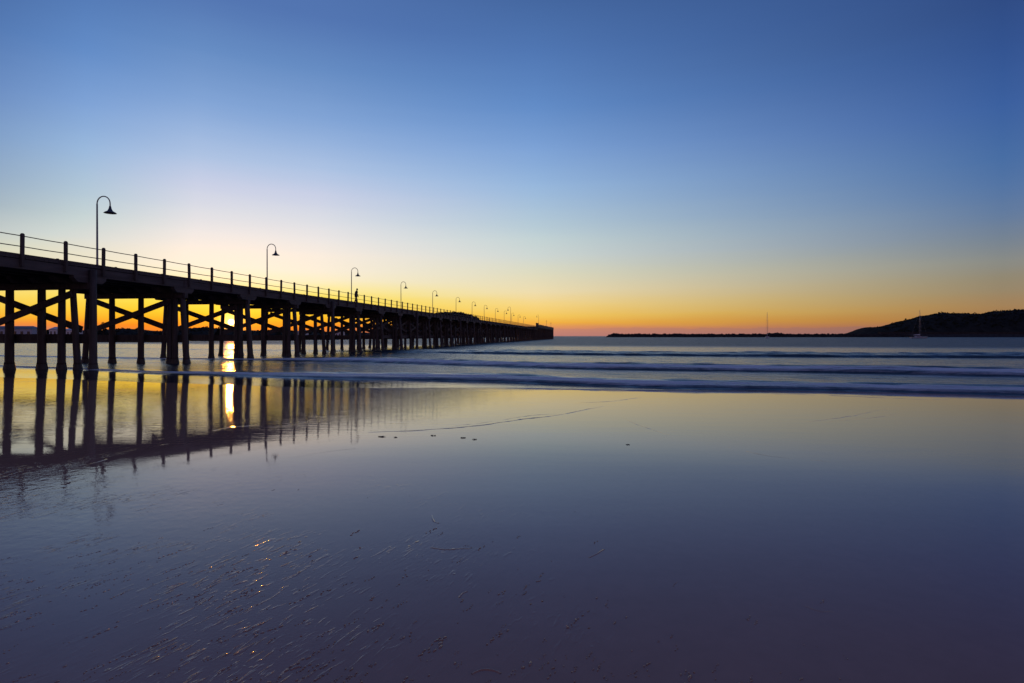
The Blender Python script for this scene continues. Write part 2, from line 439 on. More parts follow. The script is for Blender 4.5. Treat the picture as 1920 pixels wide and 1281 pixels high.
ridge([(1005,1090),(1022,1086)], .008, .006, seed=7)
ridge([(1105,1045),(1120,1038),(1145,1022)], .010, .005, seed=8)
ridge([(1510,1136),(1540,1146),(1580,1145)], .010, .005, seed=9)
ridge([(545,1256),(560,1250),(566,1252)], .008, .007, seed=10)
ridge([(360,1110),(500,1072),(560,1060)], .012, .003, seed=12)
sr = mb.build('swash_marks', M['sand'], smooth=True); tag(sr, kind='structure')

# little lumps and strings of wet sand left by the draining water
mb = MB(); r3 = random.Random(21); fl = Vector((.50, .86, 0)); fx = Vector((.86, -.50, 0))
ico = MB().rock((0,0,0), 1., (1,1,1), 3); IV = [Vector(p) for p in ico.v]; IF = ico.f
def lump(p, rr_, el, h):
    a = r3.gauss(0, .25); u_ = fl*math.cos(a)+fx*math.sin(a); w_ = Vector((u_.y, -u_.x, 0))
    z = float(sand_z(np.array(p.y+K33*p.x), p.x))
    j = r3.randrange(12); V = []
    for i, q in enumerate(IV):
        q = IV[(i+j) % 12] if False else q
        k = .85+.3*r3.random()
        V.append(p + u_*(q.x*rr_*el*k) + w_*(q.y*rr_*k) + Vector((0,0,z+h*q.z*k-h*.35)))
    mb.add(V, IF)
n_l = 0
while n_l < 1500:
    X_ = r3.uniform(-4.2, 1.9); Y_ = 2.45+3.6*r3.random()**1.7
    px_ = 960+X_/Y_*F
    if px_ < -150: continue
    d_ = noise.noise(Vector((X_*.9, Y_*.9, 3.)))+.35*noise.noise(Vector((X_*3, Y_*3, 7.)))
    keep = .10+1.1*max(0, d_)
    if X_ > .3: keep *= max(.06, 1-(X_-.3)*1.1)
    if Y_ > 3.6: keep *= max(.06, 1-(Y_-3.6)*.9)
    if r3.random() > keep: continue
    n_s = 1 if r3.random() < .35 else r3.randint(2, 6)
    p = Vector((X_, Y_, 0)); s0 = r3.uniform(.002, .0045) if r3.random() < .85 else r3.uniform(.0045, .008)
    for k in range(n_s):
        lump(p+fx*r3.gauss(0,.006), s0*r3.uniform(.6,1.15), r3.uniform(1.2, 3.2), s0*r3.uniform(.45, .8)); n_l += 1
        p = p+fl*s0*r3.uniform(3., 7.)+fx*s0*r3.gauss(0,.8)
lo_ = mb.build('sand_lumps', M['lumpsand'], smooth=True); tag(lo_, 'small lumps and strings of wet sand scattered over the lower left foreground', 'sand lumps', kind='stuff')

# waves
def line(pts):
    W = [px2w(a, b, SEA) for a, b in pts]
    xs_ = np.array([w[0] for w in W]); us_ = np.array([w[1]+K33*w[0] for w in W])
    return xs_, us_
W1 = line([(-60,688),(0,689),(140,694),(280,701),(600,710),(900,715),(1240,728),(1560,733),(1920,741)])
W2 = line([(-40,668),(0,669),(280,674),(450,676),(620,678),(880,686),(1120,693),(1520,698.5),(1700,702),(1920,707)])
W3 = line([(0,651),(300,655),(700,660),(880,663.5),(966,664.5),(1120,666.5),(1520,670),(1920,672)])
us = np.concatenate([np.arange(15, 38, .08), np.arange(38, 66, .18), np.geomspace(66.2, 60000, 110)])
xs = spaced(-70, 85, .45, 60000, 1.28)
U, X = np.meshgrid(us, xs, indexing='ij')
Z = np.full(U.shape, SEA); foam = np.zeros(U.shape)
def add_wave(Wp, A, wf, Lb, fo, seed, xfade):
    global Z, foam
    uf = np.interp(X, Wp[0], Wp[1]) + (vnoise(X*.35, X*0+.5, seed)-.5)*.35 + (vnoise(X*1.2, X*0+.5, seed+1)-.5)*.14
    s = U-uf
    a = A*(.82+.36*vnoise(X*.16, X*0+1.5, seed+2))*(.25+.75*smooth(xfade[0], xfade[1], X))
    sn = s/wf + (vnoise(X*2.1, U*3.1, seed+6)-.5)*.16 + (vnoise(X*.7, U*1.3, seed+16)-.5)*.12
    front = .50*smooth(0, .30, sn) + .32*smooth(.15, 1.0, sn) + .18*smooth(.95, 1.45, sn)
    back = np.exp(-np.clip(s-wf*1.45, 0, None)/Lb)
    Z = Z + a*front*back*(1+.22*(vnoise(X*1.3, U*3.0, seed+3)-.5)*smooth(.1, .5, sn)*(s < 3*wf))
    f = smooth(.03, .16, sn)*(.60+.40*smooth(.15, .6, sn))
    tail = smooth(1.02, 1.12, sn)
    f = f*(1-tail) + tail*.40*smooth(1.5, 1.7, sn)*(1-smooth(2.0, 2.6+3.*vnoise(X*.4, U*0, seed+4), sn))*vnoise(X*.9, U*3.2, seed+8)
    foam = np.maximum(foam, f*fo*(.62+.5*vnoise(X*.22, U*.8, seed+5)+.5*vnoise(X*1.9, U*6., seed+7)))
add_wave(W1, .225, 1.0, 1.1, .80, 10, (-22, -4))
add_wave(W2, .31, 1.4, 1.7, .85, 20, (-26, -6))
add_wave(W3, .38, 2.0, 5.0, .18, 30, (-26, -2))
# loose foam streaks between the breakers
st = vnoise(X*.10, U*1.1, 41)*.6+vnoise(X*.35, U*2.6, 42)*.4
foam = np.maximum(foam, np.clip((st-.42)*1.8, 0, .55)*smooth(22.5, 26, U)*(1-smooth(44, 54, U)))
# thin far swells
Z = Z + .10*np.exp(-((U-92-2*vnoise(X*.03, X*0, 50))/5)**2) + .12*np.exp(-((U-150)/8)**2)
# chop
Z = Z + ((vnoise(X*.8, U*1.7, 60)-.5)*.030 + (vnoise(X*1.1, U*3.4, 61)-.5)*.026*(U < 66))*smooth(22, 27, U)*(U < 400)
Z = Z - .03*(1-smooth(16, 21, U))
sea = grid_obj('sea', X, U-K33*X, Z, M['sea'], {'foam': foam, 'ucoord': np.minimum(U, 5000.)}); tag(sea, kind='structure')

# ------------------------------------------------------------------ the jetty
SP = 2.2905; BENT = 3.15*SP; WID = 7.6
DZ = EYE+3.85                   # deck top
ang = -math.radians(8.203)
jetty = empty('jetty', (-27.6, 0, 0), ang, label='long weathered timber jetty on raked piles with cross braces and pipe railing', cat='jetty')
Y0, Y1 = -4.0, 171*SP
YR = 124*SP                     # last stretch, a step higher
def dz(y): return 0 if y < YR-4 else (1.0 if y > YR else (y-YR+4)/4*1.0)
# deck planks: across, one mesh
mb = MB()
yy = Y0
while yy < Y1:
    w = .24 if yy < 120 else 1.0
    z = DZ+dz(yy)+random.uniform(-.006, .006)
    mb.box(-WID+random.uniform(-.01,.01), -.02+random.uniform(-.012,.012), yy, yy+w-.012, z-.10, z); yy += w
mb.build('deck', M['timber_beam'], jetty)
# edge beams (fascia) in lengths butted over the bents, kerbs, girders
def bent_y(i): return 13.76*SP + (i)*BENT
NB = int((Y1-bent_y(0))/BENT)
bents = [i for i in range(-4, NB+1)]
for side in (0, 1):
    mb = MB(); x0 = (-.30, -.02) if side == 0 else (-WID+.02, -WID+.30)
    kb = MB()
    for i in range(-5, NB+1):
        a, b = bent_y(i)+.01, min(bent_y(i+1)-.01, Y1)
        if b <= a: continue
        e = random.uniform(-.02,.02)
        segs = [(a, b)] if b < YR-4 or a > YR else [(a, max(a+.1, min(b, YR-2))), (min(b, YR-2)+.01, b)]
        for (p, q) in segs:
            if q-p < .05: continue
            d = dz((p+q)/2)
            mb.box(x0[0]+e, x0[1]+e, p, q, DZ+d-.60, DZ+d-.13)
            kb.box(x0[0]+.06, x0[1]-.02, p+.02, q-.02, DZ+d+.005, DZ+d+.125)
            for k in (.25, .75):
                yb = p+(q-p)*k; kb.box(x0[0]+.12, x0[1]-.08, yb-.05, yb+.05, DZ+d+.125, DZ+d+.165)
    mb.build('edge_beam', M['timber_beam'], jetty, bevel=.012)
    kb.build('kerb', M['timber'], jetty)
for gx in (-1.3, -2.6, -3.9, -5.2, -6.4):
    MB().beam((gx, Y0, DZ-.36), (gx, YR-2, DZ-.36), .3, .48).beam((gx, YR-2, DZ+.64), (gx, Y1, DZ+.64), .3, .48).build('girder', M['timber'], jetty)
# bents
PILES_A = [(-.17, .0, .175), (-1.10, .36, .17), (-1.78, 0, .18), (-3.1, 0, .20), (-5.15, 0, .20), (-7.3, -.35, .17)]
PILES_B = [(-.20, .42, .19), (-.68, .0, .18), (-1.08, 0, .18), (-3.25, 0, .19), (-5.5, 0, .18), (-7.3, -.35, .17)]
pile_list = []
near = []
cntp = 0
far_pl = MB()
for i in bents:
    y = bent_y(i); r_ = random.Random(100+i)
    d = dz(y)
    caps = MB().box(-WID+.1, .12+r_.uniform(-.1,.12), y-.16, y+.16, DZ+d-1.28, DZ+d-.94)
    caps.build('headstock', M['timber'], jetty, bevel=.015)
    cb = MB()
    for gx in (-.16, -1.3, -2.6, -3.9, -5.2, -6.4, -WID+.16):
        L = 1.0+r_.uniform(-.15,.2)
        cb.add(*[( [(gx-.16,y-L,DZ+d-.602),(gx+.16,y-L,DZ+d-.602),(gx+.16,y+L,DZ+d-.602),(gx-.16,y+L,DZ+d-.602),
                    (gx-.16,y-L,DZ+d-.74),(gx+.16,y-L,DZ+d-.74),(gx+.16,y+L,DZ+d-.74),(gx-.16,y+L,DZ+d-.74),
                    (gx-.16,y-L*.75,DZ+d-.938),(gx+.16,y-L*.75,DZ+d-.938),(gx+.16,y+L*.75,DZ+d-.938),(gx-.16,y+L*.75,DZ+d-.938)]),
                 [(0,1,2,3),(0,4,5,1),(1,5,6,2),(2,6,7,3),(3,7,4,0),(4,8,9,5),(5,9,10,6),(6,10,11,7),(7,11,8,4),(11,10,9,8)]])
    if i < 30: cb.build('corbel', M['timber_beam'], jetty)
    else: cb.build('corbel', M['timber_beam'], jetty)
    # transverse waler at eye level
    zw = EYE+.12-(.02 if i % 2 else 0)
    MB().box(-7.1, -.25, y+.20, y+.38, zw-.52, zw).build('waler', M['timber'], jetty, bevel=.012)
    # diagonals
    j = r_.uniform(-.08,.08)
    MB().beam((-.95, y-.24, EYE+2.38+j), (-7.15, y-.24, EYE+.30+j), .09, .36).build('brace', M['timber'], jetty)
    MB().beam((-.95, y+.40, EYE+.30-j), (-7.15, y+.40, EYE+2.38-j), .09, .36).build('brace', M['timber'], jetty)
    if i >= 6 and i < NB:      # lengthwise bracing of the seaward bents
        yn = bent_y(i+1)
        for gx in (-1.35, -3.55, -6.4):
            MB().beam((gx, y+.45, EYE+.6), (gx, yn-.3, EYE+2.3), .09, .30).beam((gx-.12, y+.45, EYE+2.3), (gx-.12, yn-.3, EYE+.6), .09, .30).beam((gx+.12, y+.1, EYE-.08), (gx+.12, yn+.05, EYE-.08), .10, .38).build('side_brace', M['timber'], jetty)
    for k, (px, rake, rad) in enumerate(PILES_A if i % 4 == 0 else PILES_B):
        top = Vector((px-.02*0, y+r_.uniform(-.02,.02), DZ+d-(1.281 if k else .62)))
        xo = rake
        if i % 4 == 0 and k == 0: top.x = .15; top.z = DZ+d-.22
        bot = Vector((top.x+xo+r_.uniform(-.05,.05), y+r_.uniform(-.06,.06), -1.2))
        R = rad*(.95+.12*r_.random())
        def at(z): s_ = (top.z-z)/(top.z-bot.z); return top.lerp(bot, s_)
        zb = min(0, float(sand_z(np.array(float(y*.99+K33*(-27.6+.1427*y))))))
        zz = SEA
        P = [at(-1.2), at(zz-.02), at(zz+.05), at(zz+.30), at(zz+.42), at(2.4), top]
        Rr = [R*1.15, R*1.45, R*1.42, R*1.22, R*1.08, R*1.0, R*.93]
        near.append((y, k, P, Rr, i))
near.sort(key=lambda q: (abs(q[0]-25) if q[0] < 25 else q[0]-25) )
vis = [q for q in near if q[0] > 20]; hid = [q for q in near if q[0] <= 20]
vis.sort(key=lambda q: q[0])
for q in vis[:98]:
    o = MB().tube(q[2][3:], q[3][3:], 12).build('pile', M['pile'], jetty, smooth=False)
    o.data.polygons.foreach_set('use_smooth', [len(p.vertices) == 4 for p in o.data.polygons])
    g_ = MB(); zc = q[2]
    g_.tube(q[2][:4], [q[3][0]*1.02, q[3][1], q[3][2], q[3][3]*.985], 12, cap=False)
    g_.build('barnacle_collar', M['growth'], o, smooth=True)
for q in vis[98:]+hid: far_pl.tube(q[2], q[3], 8)
far_pl.build('piles', M['pile'], jetty, smooth=False, kind='stuff')
# end stretch: close boarded face around the raised head of the jetty
mb = MB(); y = YR+.5
while y < Y1-.3:
    mb.box(.0, .10, y, y+1.55, DZ+.30, DZ+1.0+1.05+(.0 if random.random() < .8 else -.35)); y += 1.6
for k in range(7): mb.box(-WID+k*1.1, -WID+k*1.1+1.0, Y1+.01, Y1+.12, .2, DZ+2.05)
mb.build('boarding', M['timber'], jetty)
MB().box(-.75, -.2, YR-4, YR+4.6, DZ+1.01, DZ+2.5).box(-.85, -.1, YR-4.15, YR+4.75, DZ+2.501, DZ+2.62).build('shelter', M['timber'], jetty)

# railings
ks = []
def post_mb(x, y, z0):
    b = MB(); w = .064
    b.box(x-w, x+w, y-w, y+w, z0-.50, z0+1.06)
    b.add([(x-w,y-w,z0+1.06),(x+w,y-w,z0+1.06),(x+w,y+w,z0+1.06),(x-w,y+w,z0+1.06),(x-w*.5,y-w*.5,z0+1.11),(x+w*.5,y-w*.5,z0+1.11),(x+w*.5,y+w*.5,z0+1.11),(x-w*.5,y+w*.5,z0+1.11)],
          [(0,1,5,4),(1,2,6,5),(2,3,7,6),(3,0,4,7),(4,5,6,7)])
    lx, ly = random.uniform(-.022,.022), random.uniform(-.03,.03)
    b.v = [(p[0]+lx*max(0, p[2]-z0), p[1]+ly*max(0, p[2]-z0), p[2]) for p in b.v]
    return b
posts = []
for k in range(-12, 112):
    K = 12.088+k; y = K*SP
    if y < Y0: continue
    for side in (0, 1):
        x = .058 if side == 0 else -WID-.058
        if y > YR: continue
        posts.append((y + (side*18), side, x, y, DZ+dz(y)))
posts.sort()
vp = [p for p in posts if p[3] > (25 if p[1] == 0 else 28)]
rest = [p for p in posts if p not in vp]
for p in vp[:100]:
    post_mb(p[2], p[3], p[4]).build('railing_post', M['timber'], jetty)
mb = MB()
for p in vp[100:]+rest: b = post_mb(p[2], p[3], p[4]); mb.add(b.v, b.f)
mb.build('railing_posts', M['timber'], jetty, kind='stuff')
for side in (0, 1):
    x = .058 if side == 0 else -WID-.058
    for h in (.98, .47):
        pts = []; rs = []
        y = Y0
        while y < YR-3:
            pts.append((x, y, DZ+h-.012*math.sin(PI*((y/SP-.088) % 1)))); y += SP/4
        MB().tube(pts, .024, 6).build('rail', M['pipe'], jetty, smooth=True)

# ------------------------------------------------------------------ lamps along the jetty
JD = Vector((math.sin(-ang), math.cos(-ang), 0)); JR = Vector((math.cos(-ang), -math.sin(-ang), 0)); JO = Vector((-27.6, 0, 0))
def jp(x, y, z=0): v = JO+JR*x+JD*y; return (v.x, v.y, z)
def make_lamp(label):
    L = empty('jetty_lamp', label=label, cat='lamp', group='curved neck lamps along the jetty')
    H = 5.45
    MB().tube([(0,0,0.0),(0,0,.05),(0,0,.06),(0,0,1.2),(0,0,1.25),(0,0,H)], [.14,.14,.085,.078,.068,.05], 10).build('pole', M['galv'], L, smooth=True)
    pts = [(0,0,H)]
    R = .46
    for a in range(0, 181, 12):
        t = math.radians(180-a); pts.append((R+R*math.cos(t), 0, H+.02+R*math.sin(t)*1.12))
    pts.append((2*R, 0, H-.18))
    MB().tube(pts, .040, 8).build('neck', M['galv'], L, smooth=True)
    sh = MB().lathe((2*R, 0, H-.66), [(.0,.52),(.05,.52),(.07,.44),(.10,.30),(.17,.16),(.34,.06),(.40,.0),(.38,.0),(.30,.05),(.14,.14),(.05,.2),(0,.2)], 18).build('lamp_shade', M['lampdark'], L, smooth=True)
    MB().lathe((2*R, 0, H-.66), [(.0,-.06),(.08,-.04),(.12,.02),(.11,.10),(0,.12)], 12).build('bulb', M['lampin'], sh, smooth=True)
    return L
def xleft(px):       # distance along the jetty where the far-side edge shows at column px
    q = (px-960)/F; xo = JO+JR*(-WID+.35)
    t = (q*xo.y-xo.x)/(JD.x-q*JD.y); return t
names = ['curved neck lamp nearest the beach, the tallest looking one, at far left',
 'curved neck lamp second from the beach, landward of the walking person',
 'curved neck lamp right beside the walking person on the jetty',
 'curved neck lamp, the next one seaward of the walking person',
 'curved neck lamp, second seaward of the walking person',
 'curved neck lamp, third seaward of the walking person',
 'small distant lamp over the dark bushy hump behind the jetty',
 'small distant lamp beside the standing far figure on the jetty',
 'faint far lamp, the first seaward of the standing far figure',
 'faint far lamp, second seaward of the standing far figure',
 'faint far lamp, third seaward of the standing far figure',
 'faint far lamp, fourth seaward of the standing far figure',
 'faint far lamp just before the raised head of the jetty']
lamp0 = make_lamp(names[0])
y0 = xleft(182.5); y1_ = (xleft(501)-y0)
for i, nm in enumerate(names):
    L = lamp0 if i == 0 else copy_tree(lamp0)
    L['label'] = nm
    px = [182.5, 501, 659, 752, 811, 855, 885, 908][i] if i < 8 else None
    y = xleft(px) if px else y0+ (xleft(908)-y0)/7*i
    L.location = jp(-WID+.35, y, DZ+.003); L.rotation_euler = (random.uniform(-.006,.006), random.uniform(-.008,.008), ang+ (math.radians(8) if i < 3 else 0))
for i, (px, nm) in enumerate([(957.5, 'far lamp with its neck turned left, on the seaward side rail'), (1010, 'far lamp with its neck turned left at the start of the raised jetty head')]):
    q = (px-960)/F; xo = JO+JR*(-.4); y = (q*xo.y-xo.x)/(JD.x-q*JD.y)
    L = copy_tree(lamp0); L['label'] = nm
    L.location = jp(-.4, y, DZ+(.003 if i == 0 else 1.003)); L.rotation_euler = (0, 0, ang+PI)
PY = Y1-8
for x, y, h, nm in ((-3., PY-14, 5.5, 'bare slim pole standing on the raised jetty head, nearer one'), (-1.2, PY, 4.6, 'bare slim pole at the very end of the jetty')):
    P_ = empty('signal_pole', jp(x, y, DZ+1.0), ang, label=nm, cat='pole', group='bare poles on the jetty head')
    MB().tube([(0,0,0),(0,0,.4),(0,0,h)], [.14,.09,.06], 8).build('post', M['galv'], P_)
    MB().box(-.5,.5,-.04,.04,h-.9,h-.8).build('crossarm', M['galv'], P_)

# ------------------------------------------------------------------ people
def skin_obj(name, verts, edges, radii, mat, parent, root=0, sub=2):
    me = bpy.data.meshes.new(name); me.from_pydata(verts, edges, []); me.update()
    me.materials.append(mat)
    o = bpy.data.objects.new(name, me); col.objects.link(o); o.parent = parent
    sk = o.modifiers.new('s', 'SKIN'); sk.use_smooth_shade = True
    lay = me.skin_vertices[0].data if me.skin_vertices else None
    if lay is None:
        bpy.context.view_layer.objects.active = o
        me.attributes  # noqa
    if not me.skin_vertices: raise RuntimeError('no skin layer')
    for v, r in zip(lay, radii): v.radius = (r, r) if not hasattr(r, '__len__') else r
    lay[root].use_root = True
    ss = o.modifiers.new('u', 'SUBSURF'); ss.levels = sub; ss.render_levels = sub
    return o
def chain_person(name_label, loc, rz, stride=.32, lean=.05, coat='cloth', legs='trouser'):
    P_ = empty('person', loc, rz, label=name_label, cat='person')
    # facing +Y locally
    V = [(0,0,.95),(0,.01,1.12),(0,.02+lean,1.30),(0,.02+lean,1.42),(0,.03+lean*1.3,1.50),(0,.05+lean*1.5,1.56),(0,.055+lean*1.5,1.64),(0,.05+lean*1.5,1.70)]
    R = [(.15,.11),(.13,.10),(.16,.11),(.13,.09),.055,.072,.085,.05]
    E = [(0,1),(1,2),(2,3),(3,4),(4,5),(5,6),(6,7)]
    def leg(sx, fwd):
        n = len(V)
        V.extend([(sx*.09, 0, .86), (sx*.10, fwd*.5+.03, .48), (sx*.10, fwd*1.0-.02, .09), (sx*.11, fwd+.13, .03)])
        R.extend([.085, .058, .040, .032]); E.extend([(0,n),(n,n+1),(n+1,n+2),(n+2,n+3)])
    leg(-1, stride); leg(1, -stride)
    def arm(sx, sw):
        n = len(V)
        V.extend([(sx*.19, .02+lean, 1.38), (sx*.23, sw*.35, 1.12), (sx*.22, sw+.06, .90)])
        R.extend([.055, .043, .032]); E.extend([(2,n),(n,n+1),(n+1,n+2)])
        h = len(V); V.append((sx*.215, sw+.075, .84)); R.append((.020,.034)); E.append((n+2,h))
        for q in range(4):
            f = len(V); V.append((sx*.21, sw+.05+.02*q, .77-.005*(q in (1,2)))); R.append(.009); V.append((sx*.205, sw+.055+.02*q, .745)); R.append(.008)
            E.append((h,f)); E.append((f,f+1))
        f = len(V); V.append((sx*.20, sw+.115, .82)); R.append(.010); E.append((h,f))
    arm(-1, -.10); arm(1, .12)
    b = skin_obj('body', V, E, R, M['skin'], P_)
    # head details
    hc = Vector((0, .055+lean*1.5, 1.62))
    hb = MB().lathe((hc.x, hc.y-.012, hc.z-.02), [(0,.125),(.05,.115),(.085,.07),(.097,.01),(.09,-.05),(.07,-.075)], 14)
    hb.build('hair', M['hair'], P_, smooth=True)
    # coat
    cv = [(0,0,.80),(0,.005,.98),(0,.01,1.14),(0,.02+lean,1.32),(0,.02+lean,1.44),(-.20,.02+lean,1.38),(-.22,-.035,1.12),(-.20,-.05,.93),(.20,.02+lean,1.38),(.22,.04,1.12),(.20,.16,.93)]
    skin_obj('jacket', cv, [(0,1),(1,2),(2,3),(3,4),(3,5),(5,6),(6,7),(3,8),(8,9),(9,10)], [(.21,.17),(.22,.18),(.20,.17),(.20,.16),(.10,.09),.075,.065,.055,.075,.065,.055], M[coat], P_)
    tv = [(0,0,.93),(-.09,0,.84),(-.10,stride*.5+.03,.48),(-.10,stride-.02,.11),(.09,0,.84),(.10,-stride*.5+.03,.48),(.10,-stride-.02,.11)]
    skin_obj('trousers', tv, [(0,1),(1,2),(2,3),(0,4),(4,5),(5,6)], [(.16,.12),.105,.078,.06,.105,.078,.06], M[legs], P_)
    P_.scale = (1.12, 1.12, 1.1)
    return P_
q = (667.5-960)/F; xo = JO+JR*(-.95); py = (q*xo.y-xo.x)/(JD.x-q*JD.y)
chain_person('person in dark jacket walking along the jetty beside the third lamp', jp(-.95, py, DZ), ang-.9, .20)
q = (917.5-960)/F; xo = JO+JR*(-6.6); py = (q*xo.y-xo.x)/(JD.x-q*JD.y)
chain_person('small far person standing by the rail on the distant part of the jetty', jp(-6.6, py, DZ), ang+1.8, .05, legs='cloth')

# ------------------------------------------------------------------ yachts
def yacht(px, Yd, L, mast_h, heading, label, lean=0.):
    X_ = (px-960)/F*Yd
    y = empty('sailing_yacht', (X_, Yd, SEA), heading, label=label, cat='sailing boat', group='moored sailing yachts')
    y.rotation_euler = (0, lean, heading)
    B = L*.30; n = 15; V = []; Fs = []; ring = 9
    for i in range(n):
        s = i/(n-1); x = -L/2+L*s
        w = B/2*(.62+.38*math.sin(PI*min(1, s/.55+0.0)/2) if s < .55 else math.cos((s-.55)/.45*PI/2)**.75)
        w = max(w, .02); fb = .95+.55*s*s; dr = -.45*math.sin(PI*min(1,max(0,s*.9+.08)))
        for k in range(ring):
            a = PI*k/(ring-1); yy_ = -w*math.cos(a); zz = fb-(fb-dr)*math.sin(a)**.75
            V.append((x+.35*(zz if s > .9 else 0)*0+ (zz-.5)*.35*max(0,(s-.8)/.2), yy_, zz))
    for i in range(n-1):
        for k in range(ring-1): Fs.append((i*ring+k, (i+1)*ring+k, (i+1)*ring+k+1, i*ring+k+1))
        Fs.append((i*ring, i*ring+ring-1, (i+1)*ring+ring-1, (i+1)*ring))
    Fs.append(tuple(range(ring))); Fs.append(tuple((n-1)*ring+k for k in range(ring))[::-1])
    MB().add(V, Fs).build('hull', M['hull'], y, smooth=False)
    c = MB().add([(-L*.22,-B*.26,1.0),(L*.18,-B*.22,1.15),(L*.18,B*.22,1.15),(-L*.22,B*.26,1.0),(-L*.20,-B*.20,1.75),(L*.10,-B*.16,1.72),(L*.10,B*.16,1.72),(-L*.20,B*.20,1.75)],
                 [(4,5,6,7),(0,1,5,4),(1,2,6,5),(2,3,7,6),(3,0,4,7)]).build('cabin', M['hull'], y, bevel=.05)
    w_ = MB()
    for k in range(4):
        for sgn in (-1, 1):
            x = -L*.16+k*L*.07; yb = B*(.262-.015*k)
            w_.box(x, x+L*.045, sgn*yb-.03, sgn*yb+.03, 1.35, 1.55)
    w_.build('window', M['glass'], c)
    mx = L*.06
    MB().tube([(mx,0,1.6),(mx,0,mast_h*.6),(mx-.1,0,mast_h)], [.16,.15,.10], 8).build('mast', M['mast'], y, smooth=True)
    MB().tube([(mx,0,2.6),(mx-L*.40,0,2.7)], .11, 8).build('boom', M['mast'], y)
    MB().tube([(mx-.1,0,3.0),(mx-L*.1,0,3.05),(mx-L*.36,0,2.9)], [.38,.32,.16], 8).build('sail_cover', M['sail'], y, smooth=True)
    sp = MB()
    for zz in (mast_h*.42, mast_h*.68): sp.tube([(mx,-B*.3,zz),(mx,B*.3,zz)], .05, 5)
    sp.build('spreader', M['mast'], y)
    r = MB(); rr_ = .022
    r.tube([(L*.5,0,1.5),(mx-.08,0,mast_h*.97)], rr_, 4).tube([(-L*.48,0,1.0),(mx-.1,0,mast_h)], rr_, 4)
    for sgn in (-1,1): r.tube([(mx,sgn*B*.46,1.1),(mx,sgn*B*.3,mast_h*.42),(mx,sgn*B*.3,mast_h*.68),(mx,0,mast_h*.95)], rr_, 4)
    r.build('rigging', M['mast'], y)
    g_ = MB()
    for k in range(8):
        x = -L*.46+k*L*.12
        for sgn in (-1,1): g_.tube([(x,sgn*B*.40,1.1),(x,sgn*B*.40,1.75)], .025, 4)
    g_.build('guard_rail', M['mast'], y)
    return y
yacht(1438.5, 480, 11, 22.2, 1.15, 'small white yacht moored in front of the low rock breakwater')
yacht(1723, 480, 15.5, 24.0, .12, 'larger white yacht with pale sail cover moored in front of the dark headland')

# ------------------------------------------------------------------ breakwater and headland
bw = MB(); rr = random.Random(5)
def bwz(px):   # crest height over the sea, metres, at Y about 1000
    z = 6.2
    if px < 1146: z = 6.9*max(.05, (px-1136)/10)**.7
    elif px < 1160: z = 7.1
    if 1436 < px < 1470: z += 2.6*math.sin(PI*(px-1436)/34)**.8
    return z
YB = 1000
nst = 150; V = []; Fs = []
for i in range(nst):
    px = 1137+(1950-1137)*i/(nst-1); X_ = (px-960)/F*YB; z = bwz(px)*.86
    for (dy, f_) in ((-14,-.3), (-5,.62), (-2,1), (3,1), (8,.5), (16,-.3)):
        V.append((X_+rr.uniform(-.6,.6), YB+dy+rr.uniform(-.8,.8), SEA+z*f_*rr.uniform(.9,1.08)))
for i in range(nst-1):
    for k in range(5): Fs.append((i*6+k, (i+1)*6+k, (i+1)*6+k+1, i*6+k+1))
bw.add(V, Fs)
for i in range(1500):
    px = rr.uniform(1138, 1700); X_ = (px-960)/F*YB; z = bwz(px); s = rr.random()
    dy = -12*s; bw.rock((X_, YB+dy, SEA+z*(1-.95*s)-.4), rr.uniform(.9,2.0), (1,1,.75), i)
bwo = bw.build('breakwater', M['rock']); tag(bwo, 'long low breakwater of dark rocks running to the headland', 'breakwater')

prof = [(1596,630),(1606,625),(1614,621),(1621,617),(1628,613.8),(1638,615),(1652,614.2),(1665,610.5),(1680,606),(1690,602.5),(1705,600),(1716,597.3),(1724,595.5),(1729,592.5),(1740,592),(1750,589.5),(1760,588),(1768,587),(1776,588.2),(1800,588.2),(1830,589.6),(1850,588.4),(1862,584),(1885,583.3),(1905,581.2),(1920,582),(1970,578),(2060,584),(2160,590),(2280,604),(2400,622),(2440,629)]
YH = 1150
pxs = np.array([p[0] for p in prof]); hz = np.array([(HOR-p[1])/F*YH+EYE for p in prof])
def hill_obj(name, prof, YH, depth, mat, seed, rough_):
    pxs = np.array([p[0] for p in prof], float); hz = np.array([(HOR-p[1])/F*YH+EYE-SEA for p in prof])
    n1 = int((pxs[-1]-pxs[0])/1.3); gx = np.linspace(pxs[0], pxs[-1], n1)
    gy = np.linspace(0, 1, 44)
    S, GX = np.meshgrid(gy, gx, indexing='ij')
    Hh = np.interp(GX, pxs, hz)
    ps = np.where(S < .55, np.sin(S/.55*PI/2)**.85, np.cos((S-.55)/.45*PI/2)**.8)
    X_ = (GX-960)/F*YH; Y_ = YH-depth*.55+S*depth
    N = (vnoise(X_*.02, Y_*.02, seed)-.5)*.30 + (vnoise(X_*.06, Y_*.06, seed+1)-.5)*.16
    Zz = SEA-1.5+(Hh+1.5)*ps*(1+N*(1-ps)*1.2) + (vnoise(X_*.22, Y_*.22, seed+2)-.5)*rough_*np.clip(ps*1.4,0,1)*np.clip(Hh/8,0,1) + (vnoise(X_*.5, Y_*.5, seed+3)-.5)*rough_*.5*np.clip(Hh/8,0,1)
    return grid_obj(name, X_, Y_, Zz, mat, smooth_=False), (pxs, hz)
ho, _ = hill_obj('headland_hill', prof, YH, 200, M['hill'], 70, 1.6); tag(ho, kind='structure')
